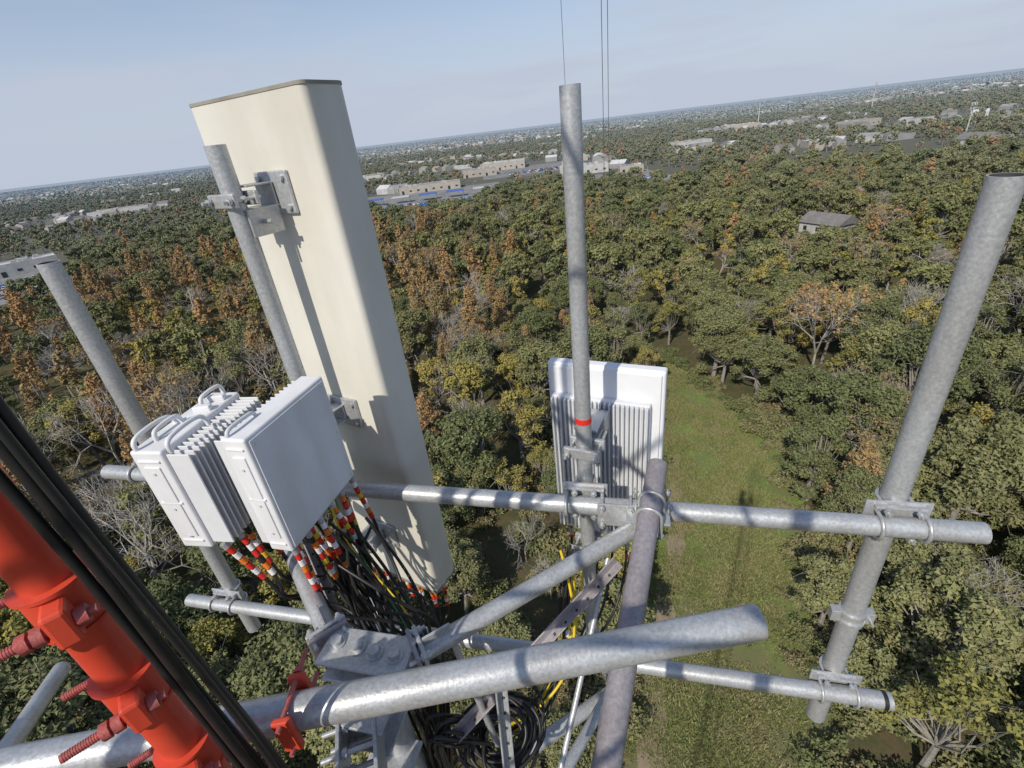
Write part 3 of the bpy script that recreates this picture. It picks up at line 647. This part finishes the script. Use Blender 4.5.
warehouse('warehouse_building',232,590,40,22,6,.1,WALLW,TROOF); warehouse('warehouse_building',430,600,40,22,6,.2,WALL,GROOF); warehouse('warehouse_building',-420,600,60,28,6,.3,WALLW,GROOF); warehouse('warehouse_building',-160,660,60,28,6,.0,WALLW,TROOF); warehouse('warehouse_building',410,840,50,26,7,-.2,WALL)
house('suburban_house',106,152,9,13,3.6,.35,WALLW,SHING); house('suburban_house',300,310,12,18,5,.2,WALLW,SHING); house('suburban_house',292,292,11,15,4.5,1.2,BRK,SHING); house('suburban_house',140,190,10,14,4,.9,BRK,SHING)
house('suburban_house',70,330,10,14,4,.3,WALLW,SHING); house('suburban_house',-90,330,11,15,4,1.0,WALLW,TROOF)
for i in range(6): 
    E=empty('shade_canopy'); x=-105+i*20; box('canopy_top',Vector((x,378,4.2)),(Vector((1,0,0)),Vector((0,1,0)),UP),(13,9,.5),BLUE if i%3!=2 else WROOF,E,bev=.1)
    for a in (-6,6):
        for b in (-3.5,3.5): tube('canopy_post',Vector((x+a,378+b,0)),Vector((x+a,378+b,4)),.15,ZINC,E,hollow=False,seg=8)
CARP=[mat('car_paint_'+n_,c,.25,.1) for n_,c in (('blue',(.04,.14,.50)),('white',(.7,.7,.7)),('silver',(.4,.42,.44)),('black',(.03,.03,.03)),('red',(.4,.03,.03)))]
def carmesh(m):
    bm=bmesh.new()
    def bx(c,s,mi,taper=1):
        r=bmesh.ops.create_cube(bm,size=1)['verts']
        for v in r:
            k=taper if v.co.z>0 else 1; v.co=Vector((v.co.x*s[0]*k+c[0],v.co.y*s[1]*k+c[1],v.co.z*s[2]+c[2]))
        fs=set(f for v in r for f in v.link_faces)
        for f in fs: f.material_index=mi
    bx((0,0,.62),(1.8,4.4,.62),0,.94); bx((0,-.15,1.17),(1.6,2.5,.5),1,.78); bx((0,-.15,1.435),(1.2,1.7,.04),0)
    for x in (-.85,.85):
        for y in (-1.35,1.35):
            r=bmesh.ops.create_cone(bm,cap_ends=True,segments=14,radius1=.33,radius2=.33,depth=.22,matrix=Matrix.Translation((x,y,.33))@Matrix.Rotation(math.pi/2,4,'Y'))['verts']
            for f in set(f for v in r for f in v.link_faces): f.material_index=2
    me=bpy.data.meshes.new('parked_car'); bm.to_mesh(me); bm.free()
    for q in (m,GLASS,BLK): me.materials.append(q)
    return me
CM=[carmesh(m) for m in CARP]
for (cx,cy,nx,ny,ro) in ((-50,345,30,5,0),(55,520,24,3,0),(88,345,16,5,0),(-222,222,10,6,.785)):
    for i in range(nx):
        for j in range(ny):
            if random.random()<.2: continue
            u,v=(i-nx/2)*3.0,(j-ny/2)*8
            o=bpy.data.objects.new('parked_car',random.choice(CM[:2]+CM)); o.location=(cx+u*math.cos(ro)-v*math.sin(ro),cy+u*math.sin(ro)+v*math.cos(ro),.04); o.rotation_euler=(0,0,random.choice((0,math.pi))+.02+ro); COL.objects.link(o)
# distant town merged
vs=[];fs=[];mi=[]
def tb(x,y,w,l,h,rot,wm,rm,gable):
    c,s=math.cos(rot),math.sin(rot); b=len(vs)
    Q=lambda a,d,z:(x+a*c-d*s,y+a*s+d*c,z)
    for z in (0,h):
        for a,d in ((-1,-1),(1,-1),(1,1),(-1,1)): vs.append(Q(a*w/2,d*l/2,z))
    for i in range(4): fs.append((b+i,b+(i+1)%4,b+4+(i+1)%4,b+4+i)); mi.append(wm)
    if gable:
        vs.append(Q(0,-l/2,h+w*.25)); vs.append(Q(0,l/2,h+w*.25)); fs.extend([(b+4,b+8,b+9,b+7),(b+5,b+6,b+9,b+8),(b+4,b+5,b+8),(b+7,b+9,b+6)]); mi.extend([rm,rm,wm,wm])
    else: fs.append((b+4,b+5,b+6,b+7)); mi.append(rm)
cnt=0
while cnt<2100:
    d=460+3600*random.random()**1.1; a=random.uniform(-.86,.86); x,y=d*math.sin(a),d*math.cos(a)
    if d<1500 and not(intown(x,y) or lf(x,y,.012)>.72): continue
    if inroad(x,y) or (abs(x)<70 and d<680): continue
    if d>1500 and lf(x,y,.004)<.5 and random.random()<.75: continue
    cnt+=1; big=random.random()<.10; r=random.random()
    rm=1 if r<.22 else 2 if r<.60 else 4 if r<.87 else 5
    wm=random.choice((0,4,4,6))
    if big: tb(x,y,random.uniform(14,26),random.uniform(12,18),random.uniform(4,6) if d<1500 else random.uniform(6,9),random.uniform(-.4,.4),wm,rm if rm!=2 else 1,False)
    else: tb(x,y,random.uniform(8,12),random.uniform(10,15),random.uniform(3.5,5) if d<1500 else random.uniform(6,8),random.uniform(0,3),wm,rm,True)
mk('distant_town',vs,fs,WALLW,None,False,[WROOF,SHING,BRK,GROOF,TROOF,WALL],mi)
def mast(x,y,h,r=.6):
    E=empty('communication_mast'); tube('mast_shaft',Vector((x,y,0)),Vector((x,y,h)),r,WALLW,E,hollow=False,seg=12,r1=r*.5)
    for z in (h-1,h-4):
        for k in range(6):
            a=k*math.pi/3; c=Vector((x+1.6*math.cos(a),y+1.6*math.sin(a),z)); box('panel',c,(Vector((math.cos(a),math.sin(a),0)),Vector((-math.sin(a),math.cos(a),0)),UP),(.25,.5,2),WALLW,E,bev=0); tube('arm',Vector((x,y,z)),c,.06,ZINC,E,hollow=False,seg=6)
for x,y,h in ((476,914,40),(660,896,44),(348,371,22)): mast(x,y,h,1.1 if h>30 else .5)
E=empty('radio_mast'); x,y=-1010,1110
tube('mast_shaft',Vector((x,y,0)),Vector((x,y,78)),.8,WALLW,E,hollow=False,seg=8,r1=.5)
for k in range(3):
    a=k*2.09; tube('guy',Vector((x,y,70)),Vector((x+45*math.cos(a),y+45*math.sin(a),0)),.08,WALLW,E,hollow=False,seg=5)
# ------------------------------------------------------------------ camera
th=math.radians(6.8); pt=math.radians(28.1)
F=Vector((0,math.cos(pt),-math.sin(pt))); U0=Vector((0,math.sin(pt),math.cos(pt))); R0=Vector((1,0,0))
Rr=R0*math.cos(th)-U0*math.sin(th); Uu=R0*math.sin(th)+U0*math.cos(th)
M=Matrix((Rr,Uu,-F)).transposed().to_4x4(); M.translation=Vector((0,0,CZ))
cam=bpy.data.cameras.new('camera'); cam.sensor_width=36; cam.lens=36*476/1024; cam.clip_start=.03; cam.clip_end=60000
co=bpy.data.objects.new('camera',cam); co.matrix_world=M; COL.objects.link(co); S.camera=co
# ------------------------------------------------------------------ light
el=math.radians(40); az=math.radians(213)
sd=Vector((math.sin(az)*math.cos(el),math.cos(az)*math.cos(el),math.sin(el)))
sl=bpy.data.lights.new('sun','SUN'); sl.energy=3.9; sl.angle=math.radians(.6); sl.color=(1,.925,.80)
so=bpy.data.objects.new('sun',sl); so.rotation_euler=sd.to_track_quat('Z','Y').to_euler(); COL.objects.link(so)
w=bpy.data.worlds.new('World'); S.world=w; w.use_nodes=True; nt=w.node_tree; N=nt.nodes; L=nt.links; bg=N['Background']
sk=N.new('ShaderNodeTexSky'); sk.sky_type='NISHITA'; sk.sun_disc=False; sk.sun_elevation=el; sk.sun_rotation=az; sk.air_density=1.0; sk.dust_density=.6; sk.ozone_density=3.0; sk.altitude=40
tc=N.new('ShaderNodeTexCoord'); sx=N.new('ShaderNodeSeparateXYZ'); L.new(tc.outputs['Generated'],sx.inputs[0])
mr=N.new('ShaderNodeMapRange'); mr.interpolation_type='SMOOTHSTEP'; mr.inputs[1].default_value=-.02; mr.inputs[2].default_value=.38; mr.inputs[3].default_value=.97; mr.inputs[4].default_value=.08; L.new(sx.outputs['Z'],mr.inputs[0])
mp=N.new('ShaderNodeMapping'); mp.inputs['Scale'].default_value=(1.2,1.2,9); L.new(tc.outputs['Generated'],mp.inputs[0])
cn=N.new('ShaderNodeTexNoise'); cn.inputs['Scale'].default_value=2.2; cn.inputs['Detail'].default_value=5; L.new(mp.outputs[0],cn.inputs['Vector'])
cr=N.new('ShaderNodeMapRange'); cr.inputs[1].default_value=.42; cr.inputs[2].default_value=.75; cr.inputs[3].default_value=0; cr.inputs[4].default_value=.35; L.new(cn.outputs['Fac'],cr.inputs[0])
ad=N.new('ShaderNodeMath'); ad.operation='ADD'; ad.use_clamp=True; L.new(mr.outputs[0],ad.inputs[0]); L.new(cr.outputs[0],ad.inputs[1])
mx=N.new('ShaderNodeMix'); mx.data_type='RGBA'; L.new(ad.outputs[0],mx.inputs[0]); L.new(sk.outputs[0],mx.inputs[6]); mx.inputs[7].default_value=(4.2,4.65,5.6,1)
L.new(mx.outputs[2],bg.inputs[0]); bg.inputs[1].default_value=.122
S.view_settings.view_transform='Standard'; S.view_settings.look='None'; S.view_settings.exposure=0
